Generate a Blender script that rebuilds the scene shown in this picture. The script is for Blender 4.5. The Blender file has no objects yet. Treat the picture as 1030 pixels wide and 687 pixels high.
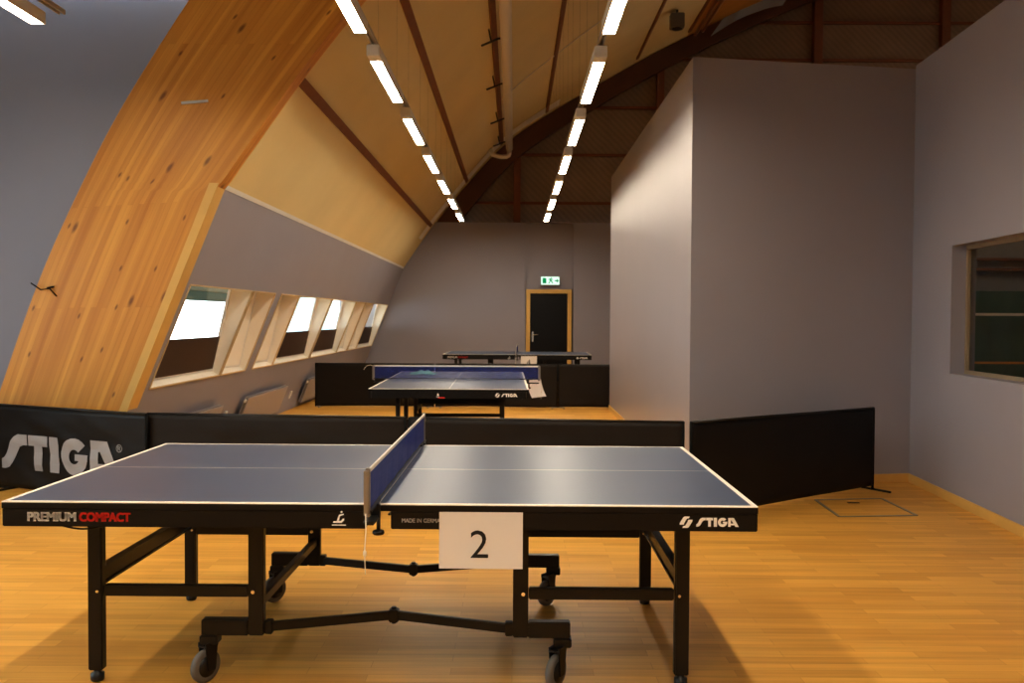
import bpy, bmesh, math, random
from math import sin, cos, pi, radians, hypot, atan2, sqrt
from mathutils import Vector, Matrix, noise
from mathutils.geometry import tessellate_polygon

rnd = random.Random(7)
scene = bpy.context.scene
col = scene.collection

# ---------------------------------------------------------------- materials
def mat(name, color, rough=0.6, metal=0.0, spec=0.5, var=0.0, vscale=8.0, bump=0.0, bscale=60.0, coat=0.0, sheen=0.0):
    m = bpy.data.materials.new(name); m.use_nodes = True
    nt = m.node_tree; N = nt.nodes; L = nt.links
    b = N['Principled BSDF']
    b.inputs['Roughness'].default_value = rough
    b.inputs['Metallic'].default_value = metal
    b.inputs['Specular IOR Level'].default_value = spec
    b.inputs['Coat Weight'].default_value = coat
    b.inputs['Sheen Weight'].default_value = sheen
    tc = N.new('ShaderNodeTexCoord')
    nz = N.new('ShaderNodeTexNoise'); nz.inputs['Scale'].default_value = vscale; nz.inputs['Detail'].default_value = 4
    L.new(tc.outputs['Object'], nz.inputs['Vector'])
    mx = N.new('ShaderNodeMix'); mx.data_type = 'RGBA'
    c = color
    mx.inputs['A'].default_value = (c[0]*(1-var), c[1]*(1-var), c[2]*(1-var), 1)
    mx.inputs['B'].default_value = (min(1, c[0]*(1+var)), min(1, c[1]*(1+var)), min(1, c[2]*(1+var)), 1)
    L.new(nz.outputs['Fac'], mx.inputs['Factor'])
    L.new(mx.outputs['Result'], b.inputs['Base Color'])
    if bump > 0:
        n2 = N.new('ShaderNodeTexNoise'); n2.inputs['Scale'].default_value = bscale; n2.inputs['Detail'].default_value = 3
        L.new(tc.outputs['Object'], n2.inputs['Vector'])
        bp = N.new('ShaderNodeBump'); bp.inputs['Strength'].default_value = bump; bp.inputs['Distance'].default_value = 0.01
        L.new(n2.outputs['Fac'], bp.inputs['Height']); L.new(bp.outputs['Normal'], b.inputs['Normal'])
    return m

def mat_emit(name, color, strength):
    m = bpy.data.materials.new(name); m.use_nodes = True
    nt = m.node_tree; nt.nodes.clear()
    e = nt.nodes.new('ShaderNodeEmission'); o = nt.nodes.new('ShaderNodeOutputMaterial')
    e.inputs['Color'].default_value = (*color, 1); e.inputs['Strength'].default_value = strength
    nt.links.new(e.outputs[0], o.inputs[0])
    return m

def mat_see_through(name, color, alpha, rough=0.7):
    m = bpy.data.materials.new(name); m.use_nodes = True
    nt = m.node_tree; N = nt.nodes; L = nt.links
    b = N['Principled BSDF']; out = N['Material Output']
    b.inputs['Base Color'].default_value = (*color, 1); b.inputs['Roughness'].default_value = rough
    tr = N.new('ShaderNodeBsdfTransparent'); mx = N.new('ShaderNodeMixShader')
    tc = N.new('ShaderNodeTexCoord'); nz = N.new('ShaderNodeTexNoise')
    mp = N.new('ShaderNodeMapping'); mp.inputs['Scale'].default_value = (3, 3, 26)
    nz.inputs['Scale'].default_value = 4
    mr = N.new('ShaderNodeMapRange'); mr.inputs['From Min'].default_value = .3; mr.inputs['From Max'].default_value = .7
    mr.inputs['To Min'].default_value = -.06; mr.inputs['To Max'].default_value = .06
    lw = N.new('ShaderNodeLayerWeight'); lw.inputs[0].default_value = .5
    m2 = N.new('ShaderNodeMapRange'); m2.inputs['To Min'].default_value = alpha; m2.inputs['To Max'].default_value = 1.0
    L.new(lw.outputs['Facing'], m2.inputs['Value']); sm = N.new('ShaderNodeMath'); sm.operation = 'ADD'; sm.use_clamp = True
    L.new(tc.outputs['Object'], mp.inputs['Vector']); L.new(mp.outputs[0], nz.inputs['Vector'])
    L.new(nz.outputs['Fac'], mr.inputs['Value']); L.new(mr.outputs[0], sm.inputs[0]); L.new(m2.outputs[0], sm.inputs[1]); L.new(sm.outputs[0], mx.inputs[0])
    L.new(tr.outputs[0], mx.inputs[1]); L.new(b.outputs[0], mx.inputs[2]); L.new(mx.outputs[0], out.inputs[0])
    return m

def mat_glass(name, tint=(1, 1, 1)):
    m = bpy.data.materials.new(name); m.use_nodes = True
    nt = m.node_tree; N = nt.nodes; L = nt.links; N.clear()
    o = N.new('ShaderNodeOutputMaterial'); tr = N.new('ShaderNodeBsdfTransparent'); g = N.new('ShaderNodeBsdfGlossy')
    tr.inputs[0].default_value = (*tint, 1); g.inputs['Roughness'].default_value = 0.02
    lw = N.new('ShaderNodeLayerWeight'); lw.inputs[0].default_value = .5
    pw = N.new('ShaderNodeMath'); pw.operation = 'POWER'; pw.inputs[1].default_value = 5; L.new(lw.outputs['Facing'], pw.inputs[0])
    fr = N.new('ShaderNodeMath'); fr.operation = 'MULTIPLY_ADD'; fr.inputs[1].default_value = .8; fr.inputs[2].default_value = .05; L.new(pw.outputs[0], fr.inputs[0])
    mx = N.new('ShaderNodeMixShader')
    L.new(fr.outputs[0], mx.inputs[0]); L.new(tr.outputs[0], mx.inputs[1]); L.new(g.outputs[0], mx.inputs[2]); L.new(mx.outputs[0], o.inputs[0])
    return m

def mat_wood_uv(name, dark, light, knots=True, rough=0.45):
    """pine: grain runs along U (metres), lamellas across V"""
    m = bpy.data.materials.new(name); m.use_nodes = True
    nt = m.node_tree; N = nt.nodes; L = nt.links; b = N['Principled BSDF']
    b.inputs['Roughness'].default_value = rough
    uv = N.new('ShaderNodeUVMap')
    def mapped(s):
        mp = N.new('ShaderNodeMapping'); mp.inputs['Scale'].default_value = s
        L.new(uv.outputs[0], mp.inputs['Vector']); return mp.outputs[0]
    n1 = N.new('ShaderNodeTexNoise'); n1.inputs['Scale'].default_value = 1; n1.inputs['Detail'].default_value = 6
    L.new(mapped((.5, 14, 1)), n1.inputs['Vector'])
    br = N.new('ShaderNodeTexBrick'); br.offset = .37
    br.inputs['Scale'].default_value = 1; br.inputs['Mortar Size'].default_value = .0012; br.inputs['Mortar Smooth'].default_value = .3
    br.inputs['Brick Width'].default_value = 2.6; br.inputs['Row Height'].default_value = .045
    br.inputs['Color1'].default_value = (.35, .35, .35, 1); br.inputs['Color2'].default_value = (.65, .65, .65, 1); br.inputs['Mortar'].default_value = (.2, .2, .2, 1)
    L.new(mapped((1, 1, 1)), br.inputs['Vector'])
    ad = N.new('ShaderNodeMix'); ad.data_type = 'FLOAT'; ad.inputs[0].default_value = .45
    L.new(n1.outputs['Fac'], ad.inputs[2]); L.new(br.outputs['Color'], ad.inputs[3])
    rp = N.new('ShaderNodeValToRGB')
    rp.color_ramp.elements[0].position = .3; rp.color_ramp.elements[0].color = (*dark, 1)
    rp.color_ramp.elements[1].position = .68; rp.color_ramp.elements[1].color = (*light, 1)
    L.new(ad.outputs[0], rp.inputs[0])
    last = rp.outputs[0]
    if knots:
        for (sx, sy, thr, seed) in ((2.4, 6.5, .085, 0), (1.5, 4.2, .10, 5.3)):
            v = N.new('ShaderNodeTexVoronoi'); v.voronoi_dimensions = '2D'; v.inputs['Scale'].default_value = 1
            mp = N.new('ShaderNodeMapping'); mp.inputs['Scale'].default_value = (sx, sy, 1); mp.inputs['Location'].default_value = (seed, seed*1.7, 0)
            L.new(uv.outputs[0], mp.inputs['Vector']); L.new(mp.outputs[0], v.inputs['Vector'])
            r2 = N.new('ShaderNodeMapRange'); r2.inputs['From Min'].default_value = thr*.35; r2.inputs['From Max'].default_value = thr
            r2.inputs['To Min'].default_value = .75; r2.inputs['To Max'].default_value = 0
            L.new(v.outputs['Distance'], r2.inputs['Value'])
            sp = N.new('ShaderNodeSeparateColor'); L.new(v.outputs['Color'], sp.inputs[0])
            gt = N.new('ShaderNodeMath'); gt.operation = 'GREATER_THAN'; gt.inputs[1].default_value = .70; L.new(sp.outputs[0], gt.inputs[0])
            mu = N.new('ShaderNodeMath'); mu.operation = 'MULTIPLY'; L.new(r2.outputs[0], mu.inputs[0]); L.new(gt.outputs[0], mu.inputs[1])
            mk = N.new('ShaderNodeMix'); mk.data_type = 'RGBA'; mk.inputs['B'].default_value = (.10, .025, .006, 1)
            L.new(mu.outputs[0], mk.inputs['Factor']); L.new(last, mk.inputs['A']); last = mk.outputs['Result']
    L.new(last, b.inputs['Base Color'])
    return m

def mat_floor(name):
    m = bpy.data.materials.new(name); m.use_nodes = True
    nt = m.node_tree; N = nt.nodes; L = nt.links; b = N['Principled BSDF']
    tc = N.new('ShaderNodeTexCoord')
    br = N.new('ShaderNodeTexBrick'); br.offset = .43; br.offset_frequency = 2
    br.inputs['Scale'].default_value = 1; br.inputs['Mortar Size'].default_value = .0015; br.inputs['Mortar Smooth'].default_value = .5
    br.inputs['Brick Width'].default_value = .58; br.inputs['Row Height'].default_value = .072
    br.inputs['Color1'].default_value = (.62, .31, .058, 1); br.inputs['Color2'].default_value = (.76, .42, .090, 1); br.inputs['Mortar'].default_value = (.54, .265, .048, 1)
    L.new(tc.outputs['Object'], br.inputs['Vector'])
    mp = N.new('ShaderNodeMapping'); mp.inputs['Scale'].default_value = (1.6, 30, 1); L.new(tc.outputs['Object'], mp.inputs['Vector'])
    nz = N.new('ShaderNodeTexNoise'); nz.inputs['Scale'].default_value = 1; nz.inputs['Detail'].default_value = 5; L.new(mp.outputs[0], nz.inputs['Vector'])
    rp = N.new('ShaderNodeMapRange'); rp.inputs['From Min'].default_value = .3; rp.inputs['From Max'].default_value = .7; rp.inputs['To Min'].default_value = .90; rp.inputs['To Max'].default_value = 1.12
    L.new(nz.outputs['Fac'], rp.inputs['Value'])
    mu = N.new('ShaderNodeMix'); mu.data_type = 'RGBA'; mu.blend_type = 'MULTIPLY'; mu.inputs['Factor'].default_value = 1
    L.new(br.outputs['Color'], mu.inputs['A']); L.new(rp.outputs[0], mu.inputs['B'])
    L.new(mu.outputs['Result'], b.inputs['Base Color'])
    b.inputs['Roughness'].default_value = .42; b.inputs['Specular IOR Level'].default_value = .35
    return m

def mat_wall(name, color, rough=.75):
    """painted board: faint mottling and a fine roller texture"""
    return mat(name, color, rough, var=.05, vscale=1.3, bump=.08, bscale=220, spec=.25)

def mat_netting(name, color):
    m = mat(name, color, .8, var=.25, vscale=2)
    nt = m.node_tree; N = nt.nodes; L = nt.links; b = N['Principled BSDF']
    tc = N.new('ShaderNodeTexCoord'); ch = N.new('ShaderNodeTexWave'); ch.wave_type = 'BANDS'; ch.bands_direction = 'DIAGONAL'
    ch.inputs['Scale'].default_value = 4; ch.inputs['Distortion'].default_value = 1.5
    L.new(tc.outputs['Object'], ch.inputs['Vector'])
    mx = N.new('ShaderNodeMix'); mx.data_type = 'RGBA'; mx.blend_type = 'MULTIPLY'; mx.inputs['Factor'].default_value = .15
    src = b.inputs['Base Color'].links[0].from_socket
    L.new(src, mx.inputs['A']); L.new(ch.outputs['Color'], mx.inputs['B']); L.new(mx.outputs['Result'], b.inputs['Base Color'])
    return m

M = {}
M['grey_wall'] = mat_wall('grey_wall_paint', (.32, .308, .35))
M['sheen_wall'] = mat('satin_wall_paint', (.345, .33, .365), .38, var=.05, vscale=1.3, bump=.05, bscale=9, spec=.6)
M['dark_grey_wall'] = mat_wall('flat_ceiling_paint', (.33, .31, .33))  # one even grey, used on the flat bay ceiling
M['blue_grey_wall'] = mat_wall('blue_grey_wall_paint', (.275, .30, .385))
M['yellow_board'] = mat('yellow_ceiling_board', (.74, .60, .315), .85, var=.10, vscale=.9, bump=.15, bscale=120, spec=.2)
M['batten'] = mat('brown_batten', (.22, .085, .025), .6, var=.2)
M['dark_beam'] = mat('dark_brown_beam', (.11, .046, .02), .5, var=.3, vscale=2)
M['gable_board'] = mat_netting('dark_gable_board', (.30, .225, .165))
M['gable_post'] = mat('gable_post', (.20, .075, .03), .6, var=.2)
M['pine'] = mat_wood_uv('glulam_pine', (.43, .16, .022), (.76, .40, .075))
M['pine_trim'] = mat('pine_trim', (.66, .42, .13), .5, var=.12, vscale=6)
M['pine_plain'] = mat('pine_board', (.60, .27, .05), .45, var=.2, vscale=3)
M['edging'] = mat('pale_wood_edging', (.62, .47, .27), .5, var=.1)
M['dull_frame'] = mat('dull_wood_frame', (.30, .235, .16), .5, var=.1)
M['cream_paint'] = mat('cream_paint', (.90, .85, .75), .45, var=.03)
M['white_paint'] = mat('white_paint', (.80, .78, .74), .45, var=.03)
M['brown_board'] = mat('brown_window_board', (.038, .016, .008), .6, var=.25, vscale=2)
M['floor'] = mat_floor('parquet')
M['black_steel'] = mat('black_steel', (.012, .010, .009), .38, var=.2, spec=.4)
M['black_apron'] = mat('black_apron', (.007, .006, .006), .42, spec=.35)
M['table_blue'] = mat('blue_tabletop', (.048, .075, .140), .37, var=.05, vscale=3, spec=.65)
M['line_white'] = mat('white_line', (.86, .80, .70), .5)
M['letter_white'] = mat('white_lettering', (.95, .92, .86), .5)
M['letter_grey'] = mat('pale_grey_lettering', (.36, .355, .37), .6, var=.08)
M['letter_red'] = mat('red_lettering', (.75, .035, .02), .5)
M['net_blue'] = mat_see_through('blue_net_mesh', (.016, .036, .24), .64)
M['net_tape'] = mat('white_net_tape', (.80, .76, .70), .7, var=.04)
M['steel'] = mat('grey_steel', (.36, .34, .32), .35, metal=.7)
M['silver'] = mat('silver', (.75, .72, .68), .25, metal=.9)
M['tyre'] = mat('grey_tyre', (.16, .145, .13), .6)
M['hub'] = mat('black_hub', (.012, .012, .012), .4)
M['fabric'] = mat('black_barrier_fabric', (.0105, .009, .0085), .46, var=.2, vscale=5, spec=.32)
M['fabric_brown'] = mat('black_barrier_fabric_worn', (.016, .0125, .0105), .55, var=.2, vscale=5, spec=.28)
M['paper'] = mat('white_paper', (.80, .76, .72), .7, var=.02)
M['ink'] = mat('black_ink', (.012, .012, .014), .6)
M['lamp_white'] = mat('white_lamp_housing', (.75, .72, .66), .4)
M['lamp_glow'] = mat_emit('warm_lamp_diffuser', (1, .86, .67), 61)
M['rail'] = mat('lamp_rail', (.45, .42, .38), .4, metal=.3)
M['radiator'] = mat('radiator_paint', (.38, .36, .39), .4, var=.03)
M['rad_grille'] = mat('radiator_grille', (.22, .20, .19), .4, metal=.5)
M['outlet'] = mat('outlet_plastic', (.80, .77, .72), .4)
M['pipe'] = mat('white_pipe', (.72, .66, .56), .4)
M['hook'] = mat('dark_hook', (.03, .025, .02), .5)
M['grey_box'] = mat('grey_box', (.16, .14, .12), .5)
M['door_black'] = mat('black_door', (.006, .006, .007), .35, spec=.3)
M['sign_white'] = mat_emit('sign_white', (.72, 1, .82), 1.1)
M['sign_green'] = mat_emit('sign_green', (.01, .33, .11), .8)
M['sign_case'] = mat('sign_case', (.55, .58, .55), .5)
M['hatch'] = mat('hatch_metal', (.30, .29, .28), .4, metal=.6)
M['glass'] = mat_glass('window_glass', (.93, .98, .97))
M['dark_glass'] = mat_glass('inner_glass', (.80, .84, .82))
M['curtain'] = mat('green_curtain', (.045, .12, .09), .9, var=.25, vscale=2)
M['hall_grey'] = mat('hall_grey', (.28, .27, .26), .8, var=.1)
M['cloth'] = mat('teal_cloth', (.26, .52, .46), .9, var=.15)
M['out_pale'] = mat('pale_render', (.50, .62, .62), .8, var=.05)
M['out_dark'] = mat('dark_eave', (.05, .085, .085), .8)
M['out_teal'] = mat('teal_fascia', (.20, .30, .28), .8)
M['post'] = mat('black_post', (.004, .004, .004), .75, spec=.2)
M['ground'] = mat('outdoor_ground', (.70, .72, .70), .9, var=.1)
M['cord'] = mat('white_cord', (.80, .74, .64), .7)
M['sheeting'] = mat('sheen_sheeting', (.26, .28, .31), .3)

# ---------------------------------------------------------------- mesh helpers
class MB:
    def __init__(s):
        s.bm = bmesh.new(); s.uv = None
    def quad(s, pts, mi=0):
        vs = [s.bm.verts.new(p) for p in pts]
        f = s.bm.faces.new(vs); f.material_index = mi; return f
    def box(s, a, b, mi=0, m=None, bev=0.0):
        bm2 = bmesh.new()
        bmesh.ops.create_cube(bm2, size=1)
        cx = [(a[i]+b[i])/2 for i in range(3)]; sz = [abs(b[i]-a[i]) for i in range(3)]
        for v in bm2.verts: v.co = Vector([cx[i]+v.co[i]*sz[i] for i in range(3)])
        if bev: bmesh.ops.bevel(bm2, geom=bm2.edges[:], offset=min(bev, min(sz)*.45), segments=2, affect='EDGES', clamp_overlap=True)
        s._merge(bm2, mi, m); return s
    def _merge(s, bm2, mi=0, m=None, smooth=False):
        vm = {}
        for v in bm2.verts: vm[v] = s.bm.verts.new(m @ v.co if m else v.co)
        for f in bm2.faces:
            try:
                g = s.bm.faces.new([vm[v] for v in f.verts]); g.material_index = mi; g.smooth = smooth or f.smooth
            except ValueError: pass
        bm2.free()
    def bar(s, p, q, w, h, mi=0, up=(0, 0, 1), bev=0.0):
        p = Vector(p); q = Vector(q); d = q-p; L = d.length; d.normalize(); u = Vector(up)
        side = d.cross(u); 
        if side.length < 1e-4: side = d.cross(Vector((0, 1, 0)))
        side.normalize(); u = side.cross(d)
        m = Matrix((( d.x, side.x, u.x, p.x), (d.y, side.y, u.y, p.y), (d.z, side.z, u.z, p.z), (0, 0, 0, 1)))
        return s.box((0, -w/2, -h/2), (L, w/2, h/2), mi, m, bev)
    def cyl(s, p, q, r, n=16, r2=None, mi=0, caps=True):
        p = Vector(p); q = Vector(q); d = (q-p).normalized()
        a = d.orthogonal().normalized(); b = d.cross(a); r2 = r if r2 is None else r2
        A = [s.bm.verts.new(p+r*(cos(2*pi*i/n)*a+sin(2*pi*i/n)*b)) for i in range(n)]
        B = [s.bm.verts.new(q+r2*(cos(2*pi*i/n)*a+sin(2*pi*i/n)*b)) for i in range(n)]
        for i in range(n):
            f = s.bm.faces.new([A[i], A[(i+1) % n], B[(i+1) % n], B[i]]); f.smooth = True; f.material_index = mi
        if caps:
            f = s.bm.faces.new(A[::-1]); f.material_index = mi
            f = s.bm.faces.new(B); f.material_index = mi
        return s
    def tube(s, pts, r, n=8, mi=0):
        pts = [Vector(p) for p in pts]; rings = []
        t0 = (pts[1]-pts[0]).normalized(); a = t0.orthogonal().normalized()
        for i, p in enumerate(pts):
            t = (pts[min(i+1, len(pts)-1)]-pts[max(i-1, 0)]).normalized()
            a = (a - a.dot(t)*t).normalized(); b = t.cross(a)
            rings.append([s.bm.verts.new(p+r*(cos(2*pi*k/n)*a+sin(2*pi*k/n)*b)) for k in range(n)])
        for i in range(len(rings)-1):
            for k in range(n):
                f = s.bm.faces.new([rings[i][k], rings[i][(k+1) % n], rings[i+1][(k+1) % n], rings[i+1][k]]); f.smooth = True; f.material_index = mi
        f = s.bm.faces.new(rings[0][::-1]); f.material_index = mi
        f = s.bm.faces.new(rings[-1]); f.material_index = mi
        return s
    def lathe(s, prof, axis_m, n=20, mi=0):
        """prof: (radius, height) list, turned about local z of axis_m"""
        rings = []
        for r, h in prof: rings.append([s.bm.verts.new(axis_m @ Vector((r*cos(2*pi*k/n), r*sin(2*pi*k/n), h))) for k in range(n)])
        for i in range(len(rings)-1):
            for k in range(n):
                f = s.bm.faces.new([rings[i][k], rings[i][(k+1) % n], rings[i+1][(k+1) % n], rings[i+1][k]]); f.smooth = True; f.material_index = mi
        s.bm.faces.new(rings[0][::-1]).material_index = mi; s.bm.faces.new(rings[-1]).material_index = mi
        return s
    def prism(s, poly, fn, d0, d1, mi=0):
        """poly in 2D, fn(u,v,d)->3D"""
        A = [s.bm.verts.new(fn(u, v, d0)) for u, v in poly]; B = [s.bm.verts.new(fn(u, v, d1)) for u, v in poly]
        n = len(poly)
        s.bm.faces.new(A[::-1]).material_index = mi; s.bm.faces.new(B).material_index = mi
        for i in range(n): s.bm.faces.new([A[i], A[(i+1) % n], B[(i+1) % n], B[i]]).material_index = mi
        return s
    def build(s, name, mats, parent=None, fix=True, tri=False):
        if fix: bmesh.ops.recalc_face_normals(s.bm, faces=s.bm.faces[:])
        me = bpy.data.meshes.new(name); s.bm.to_mesh(me); s.bm.free()
        for x in (mats if isinstance(mats, (list, tuple)) else [mats]): me.materials.append(x)
        o = bpy.data.objects.new(name, me); col.objects.link(o)
        if parent: o.parent = parent
        return o

def tag(o, label=None, cat=None, group=None, kind=None):
    if label: o['label'] = label
    if cat: o['category'] = cat
    if group: o['group'] = group
    if kind: o['kind'] = kind
    return o
def struct(o, label=None): return tag(o, label, None, None, 'structure')
def thing(name, label, cat, loc=(0, 0, 0), rz=0, group=None):
    o = bpy.data.objects.new(name, None); col.objects.link(o); o.empty_display_size = .1
    o.location = loc; o.rotation_euler = (0, 0, rz)
    return tag(o, label, cat, group)
def dup(o, parent=None):
    c = o.copy(); col.objects.link(c)
    if parent: c.parent = parent
    for ch in list(o.children): dup(ch, c)
    return c
def text_mesh(txt, size, name, m, parent, fn, bold=0.0, sx=1.0, shear=0, wide=0):
    """flat lettering; fn maps (u, v) in metres to 3D; the text starts at u=0, baseline v=0"""
    cu = bpy.data.curves.new(name+'_curve', 'FONT'); cu.body = txt; cu.size = size; cu.offset = bold; cu.shear = shear; cu.resolution_u = 3
    tmp = bpy.data.objects.new(name+'_tmp', cu); col.objects.link(tmp)
    dg = bpy.context.evaluated_depsgraph_get(); dg.update()
    me = bpy.data.meshes.new_from_object(tmp.evaluated_get(dg), preserve_all_data_layers=False, depsgraph=dg)
    bpy.data.objects.remove(tmp); bpy.data.curves.remove(cu)
    xs = [v.co.x for v in me.vertices]; x0 = min(xs)
    for v in me.vertices: v.co = Vector(fn((v.co.x-x0)*sx, v.co.y))
    if wide:
        b2 = bmesh.new(); b2.from_mesh(me); src = Vector(fn(wide, 0))-Vector(fn(0, 0)); sup = Vector(fn(0, wide*.6))-Vector(fn(0, 0))
        for off in (src, sup, src+sup):
            tb = bmesh.new(); tb.from_mesh(me)
            for v in tb.verts: v.co += off
            t2 = bpy.data.meshes.new('t'); tb.to_mesh(t2); tb.free(); b2.from_mesh(t2); bpy.data.meshes.remove(t2)
        b2.to_mesh(me); b2.free()
    me.materials.clear(); me.materials.append(m)
    o = bpy.data.objects.new(name, me); col.objects.link(o); o.parent = parent
    return o
def text_width(txt, size, bold=0):
    cu = bpy.data.curves.new('w', 'FONT'); cu.body = txt; cu.size = size; cu.offset = bold
    tmp = bpy.data.objects.new('w', cu); col.objects.link(tmp)
    dg = bpy.context.evaluated_depsgraph_get(); dg.update()
    me = bpy.data.meshes.new_from_object(tmp.evaluated_get(dg)); xs = [v.co.x for v in me.vertices]; ys = [v.co.y for v in me.vertices]
    bpy.data.objects.remove(tmp); bpy.data.curves.remove(cu)
    w, h = max(xs)-min(xs), max(ys)-min(ys); bpy.data.meshes.remove(me)
    return w, h
def fit_text(txt, width, height, name, m, parent, fn, wide=0.0):
    bold = 0; w, h = text_width(txt, 1.0, 0)
    s = height/h
    w2, _ = text_width(txt, s, bold)
    return text_mesh(txt, s, name, m, parent, fn, 0, sx=width/w2, wide=wide)

# ---------------------------------------------------------------- camera
H = 1.44
F, PI_, YA, RO = 908., .0262, -.002, .0055
cam_d = bpy.data.cameras.new('camera'); cam = bpy.data.objects.new('camera', cam_d); col.objects.link(cam)
cam_d.sensor_width = 36; cam_d.lens = F/1030*36; cam_d.clip_end = 200
fw = Vector((0, cos(PI_), -sin(PI_))); up = Vector((0, sin(PI_), cos(PI_))); ri = Vector((1, 0, 0))
Rz = Matrix.Rotation(-YA, 3, 'Z'); fw, up, ri = Rz@fw, Rz@up, Rz@ri
r2 = cos(RO)*ri+sin(RO)*up; u2 = cos(RO)*up-sin(RO)*ri
cam.matrix_world = Matrix(((r2.x, u2.x, -fw.x, 0), (r2.y, u2.y, -fw.y, 0), (r2.z, u2.z, -fw.z, H), (0, 0, 0, 1)))
cam_d.dof.use_dof = True; cam_d.dof.focus_distance = 4.2; cam_d.dof.aperture_fstop = 6.5
scene.camera = cam

# ---------------------------------------------------------------- profile of the leaning wall and vault
KEY = [(-3.52, 0), (-3.2, .8), (-2.84, 1.70), (-2.5, 2.55), (-1.86, 3.48), (-1.45, 4.0), (-1.08, 4.45), (-.29, 5.30), (.69, 6.0), (2.68, 7.17), (4.43, 8.07), (6.2, 8.86), (8.2, 9.62), (11, 10.5), (14, 11.2)]
def catmull(K, n=6):
    out = []
    for i in range(len(K)-1):
        p0 = K[max(i-1, 0)]; p1 = K[i]; p2 = K[i+1]; p3 = K[min(i+2, len(K)-1)]
        for k in range(n):
            t = k/n
            out.append(tuple(.5*((2*p1[j])+(-p0[j]+p2[j])*t+(2*p0[j]-5*p1[j]+4*p2[j]-p3[j])*t*t+(-p0[j]+3*p1[j]-3*p2[j]+p3[j])*t**3) for j in (0, 1)))
    return out+[K[-1]]
ROOF = catmull(KEY[3:], 6)
PROF = [(-3.52+1.02*k/10, 2.55*k/10) for k in range(10)]+ROOF
def normal_at(P, i):
    a = P[max(i-1, 0)]; b = P[min(i+1, len(P)-1)]; dx, dz = b[0]-a[0], b[1]-a[1]; l = hypot(dx, dz)
    return (dz/l, -dx/l)       # towards the room
def offset(P, d): return [(P[i][0]+normal_at(P, i)[0]*d, P[i][1]+normal_at(P, i)[1]*d) for i in range(len(P))]
def xw(z): return -3.52+.4*z   # leaning wall

YA0, YA1, YB = 7.62, 7.80, 20.4
YR = -5.0                      # rear of the room

# floor
m = MB(); m.quad([(-7, YR, 0), (14, YR, 0), (14, 21, 0), (-7, 21, 0)]); struct(m.build('floor', M['floor'], fix=False), 'orange-brown wood parquet floor laid crosswise')

# ceiling: the vault
m = MB()
pr = [p for p in PROF if p[1] >= 2.549]
for i in range(len(pr)-1):
    y0 = YA0+.03 if pr[i+1][0] < -1.2 else YR
    (xa, za), (xb, zb) = pr[i], pr[i+1]
    f = m.quad([(xa, y0, za), (xb, y0, zb), (xb, 21, zb), (xa, 21, za)], 1 if xa > 3.83 else 0); f.smooth = True
struct(m.build('ceiling', [M['yellow_board'], M['pine_plain']], fix=False), 'curved vault of pale yellow boards')
# flat ceiling over the front-left bay
m = MB(); m.box((-7, YR, 4.35), (-1.2, YA0-.0, 4.45)); struct(m.build('ceiling', M['dark_grey_wall']), 'flat grey ceiling over the front-left bay')

# battens along the vault
def at_s(x):   # point + normal on the vault at a given x
    for i in range(len(PROF)-1):
        if PROF[i][0] <= x <= PROF[i+1][0]:
            t = (x-PROF[i][0])/(PROF[i+1][0]-PROF[i][0]); n = normal_at(PROF, i)
            return (x, PROF[i][1]+t*(PROF[i+1][1]-PROF[i][1])), n
    return PROF[-1], (0, -1)
k = 1
for x, w in ((-1.86, .085), (-1.07, .085), (-.30, .09), (.69, .07), (2.68, .06), (3.82, .07), (5.6, .07)):
    (px, pz), n = at_s(x); t = (-n[1], n[0])
    m = MB()
    c = [(px+t[0]*w/2*s_, pz+t[1]*w/2*s_) for s_ in (-1, 1)]
    d = [(c[1][0]+n[0]*.03, c[1][1]+n[1]*.03), (c[0][0]+n[0]*.03, c[0][1]+n[1]*.03)]
    y0 = YA1+.02 if x < -1.2 else -1
    m.prism([c[0], c[1], d[0], d[1]], lambda u, v, y: (u, y, v), y0, 20.05)
    struct(m.build('trim_%d' % k, M['batten'])); k += 1
# white strip where grey wall meets the boards
m = MB(); m.prism([(-2.515, 2.54), (-2.497, 2.575), (-2.48, 2.57), (-2.50, 2.533)], lambda u, v, y: (u, y, v), YA1+.01, YB-.02)
struct(m.build('trim_%d' % k, M['white_paint'])); k += 1

# brighter lit boards at the far end of the vault, painted as a cream strip
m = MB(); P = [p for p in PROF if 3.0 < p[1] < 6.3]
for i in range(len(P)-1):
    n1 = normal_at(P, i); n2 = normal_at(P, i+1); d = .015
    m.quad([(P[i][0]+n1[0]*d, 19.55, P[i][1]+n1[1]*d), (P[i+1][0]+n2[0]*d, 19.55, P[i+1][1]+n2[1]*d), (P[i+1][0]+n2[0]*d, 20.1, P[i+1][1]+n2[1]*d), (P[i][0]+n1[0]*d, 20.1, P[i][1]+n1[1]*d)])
struct(m.build('trim_%d' % k, M['cream_paint'])); k += 1

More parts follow.
